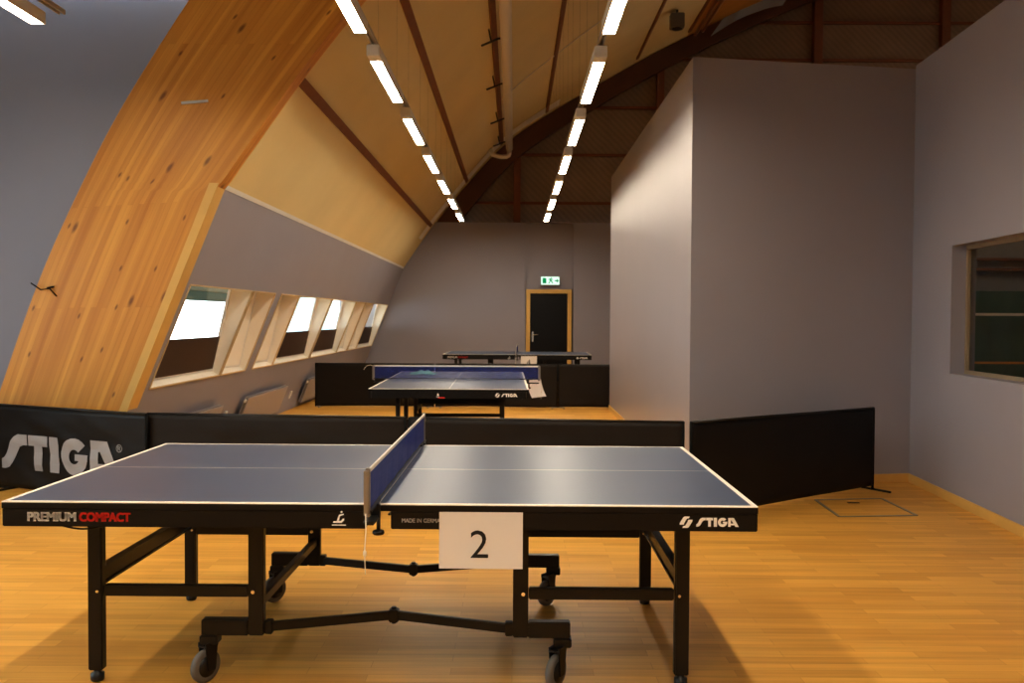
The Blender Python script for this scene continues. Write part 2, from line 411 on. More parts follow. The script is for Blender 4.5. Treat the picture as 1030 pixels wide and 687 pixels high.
# ---------------------------------------------------------------- glulam arches
def arch(name, A, B, W, y0, y1, m_):
    P = A
    bm = bmesh.new(); uvl = bm.loops.layers.uv.new('UVMap')
    nv = 8
    s = [0]
    for i in range(1, len(P)): s.append(s[-1]+hypot(P[i][0]-P[i-1][0], P[i][1]-P[i-1][1]))
    def face(pts, uvs):
        f = bm.faces.new([bm.verts.new(p) for p in pts])
        for l, q in zip(f.loops, uvs): l[uvl].uv = q
    for i in range(len(P)-1):
        for y, off in ((y0, 0), (y1, 9.3)):
            face([(A[i][0], y, A[i][1]), (A[i+1][0], y, A[i+1][1]), (B[i+1][0], y, B[i+1][1]), (B[i][0], y, B[i][1])],
                 [(s[i]+off, 0), (s[i+1]+off, 0), (s[i+1]+off, W), (s[i]+off, W)])
        for Q, v0 in ((A, 3.0), (B, 5.0)):
            face([(Q[i][0], y0, Q[i][1]), (Q[i+1][0], y0, Q[i+1][1]), (Q[i+1][0], y1, Q[i+1][1]), (Q[i][0], y1, Q[i][1])],
                 [(s[i]+3, v0), (s[i+1]+3, v0), (s[i+1]+3, v0+y1-y0), (s[i]+3, v0+y1-y0)])
    for i in (0, -1):
        face([(A[i][0], y0, A[i][1]), (B[i][0], y0, B[i][1]), (B[i][0], y1, B[i][1]), (A[i][0], y1, A[i][1])], [(0, 0), (W, 0), (W, .2), (0, .2)])
    bmesh.ops.remove_doubles(bm, verts=bm.verts[:], dist=1e-5)
    bmesh.ops.recalc_face_normals(bm, faces=bm.faces[:])
    me = bpy.data.meshes.new(name); bm.to_mesh(me); bm.free(); me.materials.append(m_)
    o = bpy.data.objects.new(name, me); col.objects.link(o); return o
def resample(K, n):
    P = catmull(K, 16); S = [0]
    for i in range(1, len(P)): S.append(S[-1]+hypot(P[i][0]-P[i-1][0], P[i][1]-P[i-1][1]))
    out = []; j = 0
    for k_ in range(n+1):
        q = S[-1]*k_/n
        while j < len(S)-2 and S[j+1] < q: j += 1
        t = (q-S[j])/(S[j+1]-S[j]); out.append((P[j][0]+t*(P[j+1][0]-P[j][0]), P[j][1]+t*(P[j+1][1]-P[j][1])))
    return out
INTR = resample([(-3.575, 0), (-3.25, .81), (-2.89, 1.70), (-2.685, 2.20), (-2.575, 2.46), (-2.47, 2.56), (-2.30, 2.80), (-1.82, 3.47), (-1.42, 3.98), (-1.12, 4.34)], 60)
EXTR = resample([(-4.60, 0), (-4.35, .79), (-4.0, 1.757), (-3.617, 2.594), (-3.26, 3.26), (-2.73, 4.09), (-2.53, 4.345)], 60)
a1 = struct(arch('arch_beam', INTR, EXTR, 1.09, YA0, YA1, M['pine']), 'wide curved glulam pine arch beside the slanted windows')
PB = [p for p in PROF if p[1] > 2.7 and p[0] < 13]
a2 = struct(arch('arch_beam', offset(PB, .42), offset(PB, .02), .40, 20.42, 20.6, M['dark_beam']), 'dark brown arch beam at the far end of the vault')
# pale trim board on the arch edge
m = MB(); m.prism([(-3.592, 0), (-2.565, 2.56), (-2.487, 2.56), (-3.523, 0)], lambda u, v, y: (u, y, v), YA0-.012, YA1+.01)
struct(m.build('trim_%d' % k, M['pine_trim'])); k += 1
# bracket slot and joint on the arch
m = MB(); m.bar((-2.80, YA0-.004, 3.225), (-2.575, YA0-.004, 3.245), .012, .022)
tag(m.build('metal_strap', M['steel'], ), 'small grey metal strip fixed on the face of the pine arch', 'bracket')

m = MB(); m.tube([(-3.86, YA0-.004, 1.60), (-3.91, YA0-.02, 1.665), (-3.98, YA0-.03, 1.655), (-4.06, YA0-.035, 1.71)], .006, 6)
m.tube([(-3.93, YA0-.02, 1.67), (-3.87, YA0-.03, 1.68)], .008, 6)
tag(m.build('wire_stub', M['post']), 'short dark wire end sticking out of the face of the pine arch', 'wire')
# ---------------------------------------------------------------- walls
# wall outside the front arch
mid = offset(PROF, -.5)
m = MB()
mid = [(-4.0, 0)]+[q for q in mid if .3 < q[1]]
for i in range(len(mid)-1):
    if mid[i][1] > 4.4: break
    m.quad([(-7, YA1-.01, max(0, mid[i][1])), (mid[i][0], YA1-.01, max(0, mid[i][1])), (mid[i+1][0], YA1-.01, mid[i+1][1]), (-7, YA1-.01, mid[i+1][1])])
struct(m.build('wall_front', M['blue_grey_wall']), 'blue-grey wall left of the pine arch')
m = MB()
for (ya, yb, za, zb_) in ((YR, -1, 0, 4.4), (5.6, 8, 0, 4.4), (-1, 5.6, 0, .8), (-1, 5.6, 2.9, 4.4)): m.quad([(-7, ya, za), (-7, yb, za), (-7, yb, zb_), (-7, ya, zb_)])
struct(m.build('wall_side', M['blue_grey_wall']))
w10 = bpy.data.objects.new('window_10', None); col.objects.link(w10); w10.location = (-7, 2.3, .8); struct(w10, 'long window in the side wall of the front bay')
m = MB()
for q in range(5):
    y = -3.3+6.6*q/4; m.box((-.04, y-.035, 0), (.04, y+.035, 2.1))
m.box((-.04, -3.3, 0), (.04, 3.3, .06)); m.box((-.04, -3.3, 2.04), (.04, 3.3, 2.1)); m.build('window_frame', M['white_paint'], w10)
m = MB(); m.quad([(0, -3.3, 0), (0, 3.3, 0), (0, 3.3, 2.1), (0, -3.3, 2.1)]); m.build('pane', M['glass'], w10)
m = MB(); m.quad([(-7, YR, 0), (14, YR, 0), (14, YR, 11.3), (-7, YR, 11.3)]); struct(m.build('wall_rear', M['blue_grey_wall']))
m = MB(); m.quad([(14, YR, 0), (14, 21, 0), (14, 21, 11.3), (14, YR, 11.3)]); struct(m.build('wall_hall', M['hall_grey']))

# leaning wall with window openings
ZB, ZT = .80, 1.715
OPEN = [(7.90, 9.775, 'wide'), (9.83, 10.72, 'narrow'), (11.0, 11.92, 'narrow'), (11.96, 14.03, 'wide'), (14.12, 16.2, 'wide'), (16.25, 17.2, 'narrow'), (17.3, 18.2, 'narrow'), (18.24, 20.25, 'wide')]
def wp(y, z, d=0):   # point on the leaning wall, d = distance outwards
    return (xw(z)-d*.928, y, z+d*.371)
m = MB()
ys = [YA0]+[v for o in OPEN for v in o[:2]]+[YB+.05]
for a, b in ((0, ZB), (ZT, 2.55)):
    m.quad([wp(ys[0], a), wp(ys[-1], a), wp(ys[-1], b), wp(ys[0], b)])
for i in range(0, len(ys), 2):
    m.quad([wp(ys[i], ZB), wp(ys[i+1], ZB), wp(ys[i+1], ZT), wp(ys[i], ZT)])
# outer skin keeps the daylight out between the openings
for a, b in ((0, ZB), (ZT, 2.55)):
    pass
def gxs(z): return -3.27+(z-.855)*(.22/.945)-.012
for a, b in ((-.3, .86), (1.795, 2.9)):
    m.quad([(gxs(a), ys[0], a), (gxs(a), ys[-1], a), (gxs(b), ys[-1], b), (gxs(b), ys[0], b)])
for i in range(0, len(ys), 2):
    m.quad([(gxs(.86), ys[i], .86), (gxs(.86), ys[i+1], .86), (gxs(1.795), ys[i+1], 1.795), (gxs(1.795), ys[i], 1.795)])
wl = struct(m.build('wall_left', M['grey_wall'], fix=False), 'slanted grey wall with the row of deep windows')

# windows: deep cream reveals, upright glass, dark board in the lower half
GB, GT = (-3.27, .855), (-3.05, 1.80)
def gx(z): return GB[0]+(z-GB[1])*(GT[0]-GB[0])/(GT[1]-GB[1])
for i, (y0, y1, kind) in enumerate(OPEN):
    w = bpy.data.objects.new('window_%d' % (i+1), None); col.objects.link(w); w.location = (xw(ZB), (y0+y1)/2, ZB)
    lab = ('wide slanted-wall window with a dark board across its lower half' if kind == 'wide' else 'narrow deep window opening with cream reveals')
    struct(w, lab)
    O = Vector(w.location)
    def L_(p): return Vector(p)-O
    m = MB()   # reveal lining, 2 cm boards
    A0, A1, C1, C0 = (xw(ZB), ZB), (xw(ZT), ZT), GT, GB
    m.quad([L_((A0[0], y0, A0[1])), L_((A0[0], y1, A0[1])), L_((C0[0]-.012, y1, C0[1])), L_((C0[0]-.012, y0, C0[1]))])
    m.quad([L_((A1[0], y0, A1[1])), L_((A1[0], y1, A1[1])), L_((C1[0]-.012, y1, C1[1])), L_((C1[0]-.012, y0, C1[1]))])
    for y in (y0, y1):
        m.quad([L_((A0[0], y, A0[1])), L_((A1[0], y, A1[1])), L_((C1[0]-.012, y, C1[1])), L_((C0[0]-.012, y, C0[1]))])
    m.build('reveal', M['cream_paint'], w)
    m = MB(); e = .013   # thin pine edging round the opening, proud of the wall
    for (p, q) in (((y0, ZB), (y1, ZB)), ((y0, ZT), (y1, ZT)), ((y0, ZB), (y0, ZT)), ((y1, ZB), (y1, ZT))):
        m.bar(L_(wp(p[0], p[1], -.004)), L_(wp(q[0], q[1], -.004)), e, e, up=(.928, 0, -.371))
    m.build('edging', M['edging'], w)
    m = MB(); fwd = .045   # sash
    dy = Vector((0, 1, 0)); a = L_((gx(GB[1]), y0, GB[1])); b = L_((gx(GT[1]), y0, GT[1])); Ln = Vector((0, y1-y0, 0))
    for (p, q) in ((a+dy*fwd/2, b+dy*fwd/2), (a+Ln-dy*fwd/2, b+Ln-dy*fwd/2)): m.bar(p, q, fwd, .024, up=(1, 0, 0))
    m.bar(a+Vector((0, 0, .03)), a+Ln+Vector((0, 0, .022)), .024, fwd); m.bar(b-Vector((0, 0, .03)), b+Ln-Vector((0, 0, .022)), .024, fwd)
    m.build('sash', M['white_paint'], w)
    m = MB(); m.quad([L_((gx(.9)-.01, y0+.05, .9)), L_((gx(.9)-.01, y1-.05, .9)), L_((gx(1.77)-.01, y1-.05, 1.77)), L_((gx(1.77)-.01, y0+.05, 1.77))])
    m.build('pane', M['glass'], w)
    m = MB(); zt = 1.222 if kind == 'wide' else 1.74
    m.prism([(gx(.875)+.0, .875), (gx(zt)+.0, zt), (gx(zt)+.015, zt), (gx(.875)+.015, .875)], lambda u, v, y: L_((u, y, v)), y0+.05, y1-.05)
    m.build('lower_board', M['brown_board'] if kind == 'wide' else M['cream_paint'], w)

# back wall with a recessed bay round the door
DX0, DX1, DZ = .275, 1.30, 2.085
RX0, RX1 = .26, 1.335
m = MB()
Pb = [(x, z) for x, z in PROF if z < 3.58]+[(-1.79, 3.585)]
zs = Pb
for i in range(len(zs)-1):
    m.quad([(zs[i][0]-.05, YB, zs[i][1]), (RX0, YB, zs[i][1]), (RX0, YB, zs[i+1][1]), (zs[i+1][0]-.05, YB, zs[i+1][1])])
m.quad([(RX1, YB, 0), (9, YB, 0), (9, YB, 3.585), (RX1, YB, 3.585)])
yr = YB+.07
m.quad([(RX0, yr, DZ), (RX1, yr, DZ), (RX1, yr, 3.585), (RX0, yr, 3.585)])
m.quad([(RX0, YB, 0), (RX0, yr, 0), (RX0, yr, 3.585), (RX0, YB, 3.585)]); m.quad([(RX1, YB, 0), (RX1, yr, 0), (RX1, yr, 3.585), (RX1, YB, 3.585)])
m.quad([(-2, YB, 3.585), (9, YB, 3.585), (9, YB+.3, 3.585), (-2, YB+.3, 3.585)])
m.quad([(-4, YB+.31, -.1), (9, YB+.31, -.1), (9, YB+.31, 3.585), (-4, YB+.31, 3.585)])
struct(m.build('wall_back', M['grey_wall'], fix=False), 'grey end wall with the black door')
# door
d = bpy.data.objects.new('door_1', None); col.objects.link(d); d.location = (.79, YB, 0); struct(d, 'black door in a pine frame')
m = MB(); jw = .09
m.box((DX0-.79, -.03, 0), (DX0-.79+jw, .12, DZ)); m.box((DX1-.79-jw, -.03, 0), (DX1-.79, .12, DZ)); m.box((DX0-.79+jw, -.03, DZ-jw), (DX1-.79-jw, .12, DZ))
m.build('door_frame', M['pine_trim'], d)
m = MB(); m.box((DX0-.79+jw, .05, .005), (DX1-.79-jw, .095, DZ-jw), bev=.003); leaf = m.build('door_leaf', M['door_black'], d)
m = MB(); hx = DX0-.79+jw+.06
m.box((hx-.02, .035, .90), (hx+.02, .05, 1.13), bev=.004); m.cyl((hx, .05, 1.06), (hx, -.01, 1.06), .011); m.cyl((hx, -.01, 1.06), (hx+.13, -.01, 1.065), .011)
m.cyl((hx, .05, .96), (hx, .02, .96), .018); m.build('door_handle', M['silver'], leaf)

# gable boards beyond the back wall
m = MB(); m.quad([(-4, 20.8, 3.3), (14, 20.8, 3.3), (14, 20.8, 11.3), (-4, 20.8, 11.3)]); struct(m.build('wall_gable', M['gable_board']), 'dark boarded gable above the end wall')
for x, w in ((.055, .16), (6.86, .19), (9.75, .19), (3.3, .16)):
    m = MB(); m.box((x-w/2, 20.61, 3.3), (x+w/2, 20.79, 9.6)); struct(m.build('trim_%d' % k, M['gable_post'])); k += 1
for z in (4.07, 5.17, 6.25, 7.35, 8.2):
    m = MB(); m.box((-3, 20.74, z-.03), (13, 20.80, z+.03)); struct(m.build('trim_%d' % k, M['gable_post'])); k += 1

# partition block and its front face
PC = [(1.50, 7.68), (3.53, 8.02), (3.53, 14.2), (1.512, 14.2)]; PH = 3.65
m = MB(); m.prism(PC, lambda u, v, z: (u, v, z), 0, PH); struct(m.build('wall_partition', M['sheen_wall']), 'grey block-like partition standing in the hall')
# right wall with inner window
P0 = Vector((3.53, 8.02, 0)); P1 = Vector((3.40, 6.05, 0)); DR = (P1-P0).normalized(); NR = Vector((-DR.y, DR.x, 0))
if NR.x < 0: NR = -NR
def rw(s, z, d=0): q = P0+DR*s+NR*d; return (q.x, q.y, z)
SW0, SW1, WZ0, WZ1 = .83, 2.9, 1.015, 2.03
m = MB(); SE = 13.2; TH = .19
for d_ in (0, TH):
    for (s0, s1, z0, z1) in ((0, SE, 0, WZ0), (0, SE, WZ1, 3.68), (0, SW0, WZ0, WZ1), (SW1, SE, WZ0, WZ1)):
        m.quad([rw(s0, z0, d_), rw(s1, z0, d_), rw(s1, z1, d_), rw(s0, z1, d_)])
m.quad([rw(SW0, WZ0), rw(SW0, WZ1), rw(SW0, WZ1, TH), rw(SW0, WZ0, TH)]); m.quad([rw(SW1, WZ0), rw(SW1, WZ1), rw(SW1, WZ1, TH), rw(SW1, WZ0, TH)])
m.quad([rw(SW0, WZ0), rw(SW1, WZ0), rw(SW1, WZ0, TH), rw(SW0, WZ0, TH)]); m.quad([rw(SW0, WZ1), rw(SW1, WZ1), rw(SW1, WZ1, TH), rw(SW0, WZ1, TH)])
m.quad([rw(0, 3.68), rw(SE, 3.68), rw(SE, 3.68, TH), rw(0, 3.68, TH)])
struct(m.build('wall_right', M['grey_wall'], fix=False), 'grey wall on the right with an inner window')
w9 = bpy.data.objects.new('window_9', None); col.objects.link(w9); struct(w9, 'inner window in the right wall looking into a dim hall')
m = MB(); dd = .125
for (p, q) in (((SW0+.012, WZ0), (SW0+.012, WZ1)), ((SW1-.012, WZ0), (SW1-.012, WZ1)), ((SW0, WZ0+.014), (SW1, WZ0+.014)), ((SW0, WZ1-.014), (SW1, WZ1-.014))):
    m.bar(rw(p[0], p[1], dd), rw(q[0], q[1], dd), .03, .028, up=tuple(NR))
m.build('window_frame', M['dull_frame'], w9)
m = MB(); m.quad([rw(SW0+.02, WZ0+.02, dd+.01), rw(SW1-.02, WZ0+.02, dd+.01), rw(SW1-.02, WZ1-.02, dd+.01), rw(SW0+.02, WZ1-.02, dd+.01)]); m.build('pane', M['dark_glass'], w9)

# baseboards
def base(name, p, q, n, h=.075, t=.014):
    p = Vector((*p, 0)); q = Vector((*q, 0)); n = Vector((*n, 0)).normalized()
    m = MB(); m.bar(p+n*t/2+Vector((0, 0, h/2)), q+n*t/2+Vector((0, 0, h/2)), t, h); struct(m.build(name, M['pine_trim']))
base('baseboard_front', (1.50, 7.68), (3.53, 8.02), (.165, -.986))
base('baseboard_partition', (1.512, 14.2), (1.50, 7.68), (-1, 0))
base('baseboard_right', (3.53, 8.02), tuple((P0+DR*SE).xy), tuple((-NR).xy))
base('baseboard_left', (-3.50, 7.8), (-3.50, YB), (1, 0), .06)
base('baseboard_back', (-3.5, YB), (DX0, YB), (0, -1)); base('baseboard_end', (DX1, YB), (9, YB), (0, -1))

# ---------------------------------------------------------------- the dim hall behind the inner window
ct = thing('divider_curtain', 'dark green dividing curtain with rails seen through the inner window', 'curtain', (10, 17.2, 0))
m = MB(); n = 90; rows = []
for zi in (0.02, 1.0, 2.0):
    rows.append([m.bm.verts.new((-5.5+9.3*i/n, .05*sin(i*1.3)+.02*sin(i*.6), zi)) for i in range(n+1)])
for a, b in zip(rows, rows[1:]):
    for i in range(n): m.bm.faces.new([a[i], a[i+1], b[i+1], b[i]]).smooth = True
m.build('curtain_sheet', M['curtain'], ct)
m = MB(); m.box((-5.5, -.14, 1.53), (3.8, -.11, 1.58)); m.build('rail', M['white_paint'], ct)
m = MB(); m.box((-5.5, -.14, .62), (3.8, -.11, .66)); m.build('rail', M['pine_plain'], ct)
m = MB(); m.box((4.0, 17.9, 0), (14, 18.0, 3.5)); struct(m.build('wall_divider', M['hall_grey']))
for z in (2.62, 2.42):
    m = MB(); m.box((4.2, 17.8, z), (13.9, 17.9, z+.05)); struct(m.build('trim_%d' % k, M['gable_post'])); k += 1

# ---------------------------------------------------------------- outdoors
m = MB(); m.quad([(-60, -20, -.3), (-3.9, -20, -.3), (-3.9, 60, -.3), (-60, 60, -.3)]); struct(m.build('ground', M['ground'], fix=False))
ob = thing('outbuilding', 'pale building outside, seen through the slanted windows', 'building', (-6.3, 27, -.3))
m = MB(); m.box((-1.0, -1.5, 0), (1.1, 3.5, 4.2)); m.build('wall', M['out_pale'], ob)
m = MB(); m.prism([(-1.3, 4.2), (1.4, 4.2), (.05, 5.2)], lambda u, v, y: (u, y, v), -1.8, 3.8); m.build('roof', M['out_dark'], ob)
m = MB()
m.box((-5.3, 8.0, 1.86), (-3.2, 20, 1.98)); m.box((-5.36, 8.0, 1.70), (-5.3, 20, 1.98), 1)
struct(m.build('trim_%d' % k, [M['out_dark'], M['out_teal']]), 'eave over the slanted windows'); k += 1

# ---------------------------------------------------------------- table tennis tables
Lh, Wh, ZTp = 1.379, .7625, .76
def stiga_polys(S=1.0):
    """unit-height lettering: list of polygons (x, y) and widths, laid out left to right"""
    out = []
    out.append([(0, 0), (0, .27), (.10, .31), (.19, .42), (.36, .78), (.48, .92), (.64, 1.0), (1.03, 1.0), (1.03, .70), (.88, .70), (.74, .64), (.62, .47), (.47, .19), (.33, .05), (.15, 0)])
    x = 1.08
    out.append([(x, 1), (x, .70), (x+.22, .70), (x+.22, 0), (x+.54, 0), (x+.54, .70), (x+.76, .70), (x+.76, 1)]); x += .84
    out.append([(x, 0), (x, 1), (x+.36, 1), (x+.36, 0)]); x += .45
    # G : a ring sector plus a bar
    cx, cy, R1, R0 = x+.52, .5, .52, .20
    arc = [radians(a) for a in range(40, 361, 16)]
    g = [(cx+R1*cos(a), cy+.515*sin(a)) for a in arc]+[(cx+R0*cos(a), cy+R0*sin(a)) for a in arc[::-1]]
    out.append(g); out.append([(cx+.02, .40), (cx+.02, .58), (cx+R1, .58), (cx+R1, .40)]); x += 1.13
    # A with an upright left stem
    out.append([(x, 0), (x, 1), (x+.30, 1), (x+.30, 0)]); out.append([(x+.28, 1), (x+.62, 1), (x+1.18, 0), (x+.80, 0), (x+.28, .85)])
    out.append([(x+.28, .18), (x+.28, .38), (x+.72, .38), (x+.80, .18)]); out.append([(x+.28, .70), (x+.28, 1), (x+.45, 1), (x+.52, .70)])
    return out, x+1.18
def lay_polys(m, polys, fn):
    for p in polys:
        vs = [m.bm.verts.new(fn(u, v)) for u, v in p]
        for t in tessellate_polygon([[Vector((u, v, 0)) for u, v in p]]): m.bm.faces.new([vs[i] for i in t])
def emblem_polys():
    a = [(0, .28), (.0, .42), (.30, .92), (.42, 1.0), (.86, 1.0), (.80, .84), (.62, .80), (.42, .46), (.36, .28)]
    b = [(1.1-u, 1-v) for u, v in a]
    return [a, b]

def make_table(label):
    t = thing('table_tennis_table', label, 'table', (0, 0, 0), 0, 'blue table tennis tables')
    # two tabletop halves with painted lines
    xs_ = [(-Lh, -.0015), (.0015, Lh)]
    for (x0, x1) in xs_:
        m = MB(); e = .02; c = .0023
        outer0 = x0 < -1; outer1 = x1 > 1
        gx_ = [x0]+([x0+e] if outer0 else [])+([x1-e] if outer1 else [])+[x1]
        gy_ = [-Wh, -Wh+e, -c, c, Wh-e, Wh]
        for i in range(len(gx_)-1):
            for j in range(5):
                edge = (outer0 and i == 0) or (outer1 and i == len(gx_)-2) or j in (0, 2, 4)
                m.quad([(gx_[i], gy_[j], ZTp), (gx_[i+1], gy_[j], ZTp), (gx_[i+1], gy_[j+1], ZTp), (gx_[i], gy_[j+1], ZTp)], 1 if edge else 0)
        zl, zb = ZTp-.004, ZTp-.026
        for (za, zb_, mi) in ((ZTp, zl, 1), (zl, zb, 2)):
            for (p, q) in (((x0, -Wh), (x1, -Wh)), ((x1, -Wh), (x1, Wh)), ((x1, Wh), (x0, Wh)), ((x0, Wh), (x0, -Wh))):
                m.quad([(p[0], p[1], zb_), (q[0], q[1], zb_), (q[0], q[1], za), (p[0], p[1], za)], mi)
        m.quad([(x0, -Wh, zb), (x0, Wh, zb), (x1, Wh, zb), (x1, -Wh, zb)], 2)
        m.build('tabletop', [M['table_blue'], M['line_white'], M['black_apron']], t)
    # steel aprons, one frame per half
    za, zc = .734, .668
    for s in (-1, 1):
        m = MB()
        xa, xb = (.045, Lh-.001)
        X = lambda v: s*v
        for y in (-Wh+.001, Wh-.001-.022): m.box((min(X(xa), X(xb)), y, zc), (max(X(xa), X(xb)), y+.022, za), bev=.003)
        m.box((min(X(xb-.022), X(xb)), -Wh+.028, zc), (max(X(xb-.022), X(xb)), Wh-.028, za), bev=.003)
        m.box((min(X(xa), X(xa+.03)), -Wh+.028, zc+.02), (max(X(xa), X(xa+.03)), Wh-.028, za))
        ap = m.build('apron', M['black_apron'], t)
        # lettering of the long front side
        yf = -Wh+.001-.0012
        fr = lambda x, z: (lambda u, v: (x+u, yf, z+v))
        def sub_poly(name, polys, sc, fn, mm):
            q = MB(); lay_polys(q, [[(u*sc, v*sc) for u, v in p] for p in polys], fn); return q.build(name, mm, ap)
        st, stw = stiga_polys()
        yb = Wh-.001+.0012
        back = lambda x, z: (lambda u, v: (x-u, yb, z+v))
        for f_, sgn in ((fr, 1), (back, -1)):
            if s*sgn > 0:
                sc = .033
                sub_poly('emblem', emblem_polys(), .042, f_(sgn*1.095, .681), M['letter_white'])
                sub_poly('brand_lettering', st, sc, f_(sgn*1.155, .686), M['letter_white'])
                fit_text('MADE IN GERMANY', .165, .015, 'origin_lettering', M['letter_white'], ap, f_(sgn*.085, .693), .0008)
            else:
                fit_text('PREMIUM', .175, .031, 'model_lettering', M['letter_white'], ap, f_(sgn*-1.285, .688), .0048)
                fit_text('COMPACT', .185, .031, 'model_lettering', M['letter_red'], ap, f_(sgn*-1.095, .688), .0048)
                q = MB(); f2 = f_(sgn*-.17, .68)
                lay_polys(q, [[(0, 0), (.052, 0), (.052, .004), (0, .004)],
                              [(.004, .010), (.036, .010), (.044, .018), (.046, .026), (.040, .026), (.034, .018), (.006, .016)],
                              [(.018, .018), (.026, .018), (.030, .034), (.044, .040), (.044, .044), (.026, .040)],
                              [(.032, .046), (.038, .046), (.040, .051), (.036, .055), (.031, .051)]], f2)
                q.build('federation_mark', M['letter_white'], ap)
        # lettering of the short end
        xe = s*(Lh-.001+.0012)
        fe = lambda y, z: (lambda u, v: (xe, s*(y+u), z+v))
        sub_poly('emblem', emblem_polys(), .042, fe(.44, .681), M['letter_white'])
        sub_poly('brand_lettering', st, .033, fe(.50, .686), M['letter_white'])
        q = MB(); lay_polys(q, [[(0, 0), (.03, 0), (.03, .006), (0, .006)], [(.006, .012), (.028, .012), (.022, .036), (.012, .036)]], fe(-.12, .682)); q.build('federation_mark', M['letter_white'], ap)
        q = MB(); lay_polys(q, [[(0, 0), (.06, 0), (.06, .012), (0, .012)]], fe(-.10, .668+.002)); q.build('red_tag', M['letter_red'], ap)
    # outer legs with cross bars
    for s in (-1, 1):
        xl = s*1.15
        for y in (-.51, .51):
            m = MB(); m.box((xl-.028, y-.02, .045), (xl+.028, y+.02, .735), bev=.004); lg = m.build('leg', M['black_steel'], t)
            m = MB(); m.lathe([(.022, .0), (.026, .006), (.026, .03), (.014, .034), (.014, .05)], Matrix.Translation((xl, y, 0)), 16); m.build('levelling_foot', M['hub'], lg)
            m = MB(); m.cyl((xl+s*-.012, y-.021, .36), (xl+s*-.012, y-.026, .36), .006, 10); m.build('bolt', M['silver'], lg)
        m = MB(); m.box((xl-.012, -.495, .375), (xl+.012, .495, .445), bev=.004); m.box((xl-.019, -.495, .375), (xl+.019, .495, .383)); m.box((xl-.019, -.495, .437), (xl+.019, .495, .445))
        m.build('crossbar', M['black_steel'], t)
    # inner wheeled frames
    for s in (-1, 1):
        xu = s*.52
        for y in (-.50, .50):
            m = MB(); m.box((xu-.03, y-.02, .185), (xu+.03, y+.02, .735), bev=.004); u = m.build('upright', M['black_steel'], t)
            m = MB(); m.cyl((xu+s*.01, y-.021, .36), (xu+s*.01, y-.027, .36), .008, 10); m.build('bolt', M['silver'], u)
            x0, x1 = xu+s*.03, xu+s*(.215 if s < 0 else .195)
            m = MB(); m.box((min(x0, x1), y-.022, .185), (max(x0, x1), y+.022, .248), bev=.004); arm = m.build('wheel_arm', M['black_steel'], t)
            # caster: block, fork, tyre and hub
            cx = x1-s*.03
            m = MB(); m.box((cx-.035, y-.03, .150), (cx+.035, y+.03, .186), bev=.004); m.cyl((cx, y, .15), (cx, y, .186), .02)
            ang = radians(58 if y < 0 else 50)*(1 if s < 0 else 1)
            dirv = Vector((cos(ang), sin(ang), 0)); ax = Vector((-sin(ang), cos(ang), 0))
            wc = Vector((cx, y, .066))-dirv*(.025 if s < 0 else .05)
            for q in (-1, 1):
                m.prism([(-.028, .092), (.030, .092), (.018, -.018), (-.016, -.018)], lambda a, b, dd_: wc+dirv*(a+.012)+Vector((0, 0, b))+ax*dd_, q*.019, q*.024)
            m.box((-.028, -.024, .150-.01), (.030, .024, .150), m=Matrix.Translation(wc+dirv*.012-Vector((0, 0, wc.z))) @ Matrix.Rotation(ang, 4, 'Z'))
            cs = m.build('caster', M['black_steel'], t)
            Mw = Matrix.Translation(wc) @ ax.to_track_quat('Z', 'Y').to_matrix().to_4x4()
            m = MB(); m.lathe([(.046, -.0145), (.058, -.0145), (.064, -.010), (.066, 0), (.064, .010), (.058, .0145), (.046, .0145)], Mw, 28)
            m.build('wheel', M['tyre'], cs)
            m = MB(); m.lathe([(.010, -.018), (.042, -.0155), (.042, .0155), (.010, .018)], Mw, 20); m.build('hub', M['hub'], cs)
        for y in (-.505, .505):
            m = MB(); x0, x1 = xu+s*.031, s*1.119; m.box((min(x0, x1), y-.014, .337), (max(x0, x1), y+.014, .383), bev=.004); m.build('stretcher', M['black_steel'], t)
        m = MB(); m.box((xu-s*.002-.014, -.48, .285), (xu-s*.002+.014, .48, .325), bev=.004); m.build('depth_bar', M['black_steel'], t)
        # folding rods that meet at a hinge in the middle
        for y, yn in ((-.49, -.35), (.49, .33)):
            m = MB(); m.bar((xu-s*.03, y, .212), (0+s*.012, yn, .216), .022, .036, bev=.003); rod = m.build('folding_rod', M['black_steel'], t)
            m = MB(); m.box((min(xu-s*.03, xu-s*.06), y-.018, .187), (max(xu-s*.03, xu-s*.06), y+.018, .24), bev=.003); m.build('rod_bracket', M['black_steel'], rod)
            if s > 0:
                m = MB(); m.box((-.02, yn-.02, .19), (.02, yn+.02, .242), bev=.004); m.cyl((0, yn, .183), (0, yn, .25), .01); m.build('hinge', M['black_steel'], rod)
    # net set
    zt = .9125; xn = -.012
    m = MB(); n = 24; v = []
    for i in range(n+1):
        y = -.90+1.80*i/n; sag = -.003*sin(pi*i/n)
        v.append((m.bm.verts.new((xn+.002*sin(i*1.7), y, .766)), m.bm.verts.new((xn, y, zt-.014+sag))))
    for i in range(n): m.bm.faces.new([v[i][0], v[i+1][0], v[i+1][1], v[i][1]])
    net = m.build('net', M['net_blue'], t)
    m = MB(); m.box((xn-.004, -.90, zt-.016), (xn+.004, .90, zt), bev=.002); m.build('net_tape', M['net_tape'], net)
    m = MB(); m.box((xn-.003, -.90, .763), (xn+.003, .90, .769)); m.build('lower_cord', M['black_steel'], net)
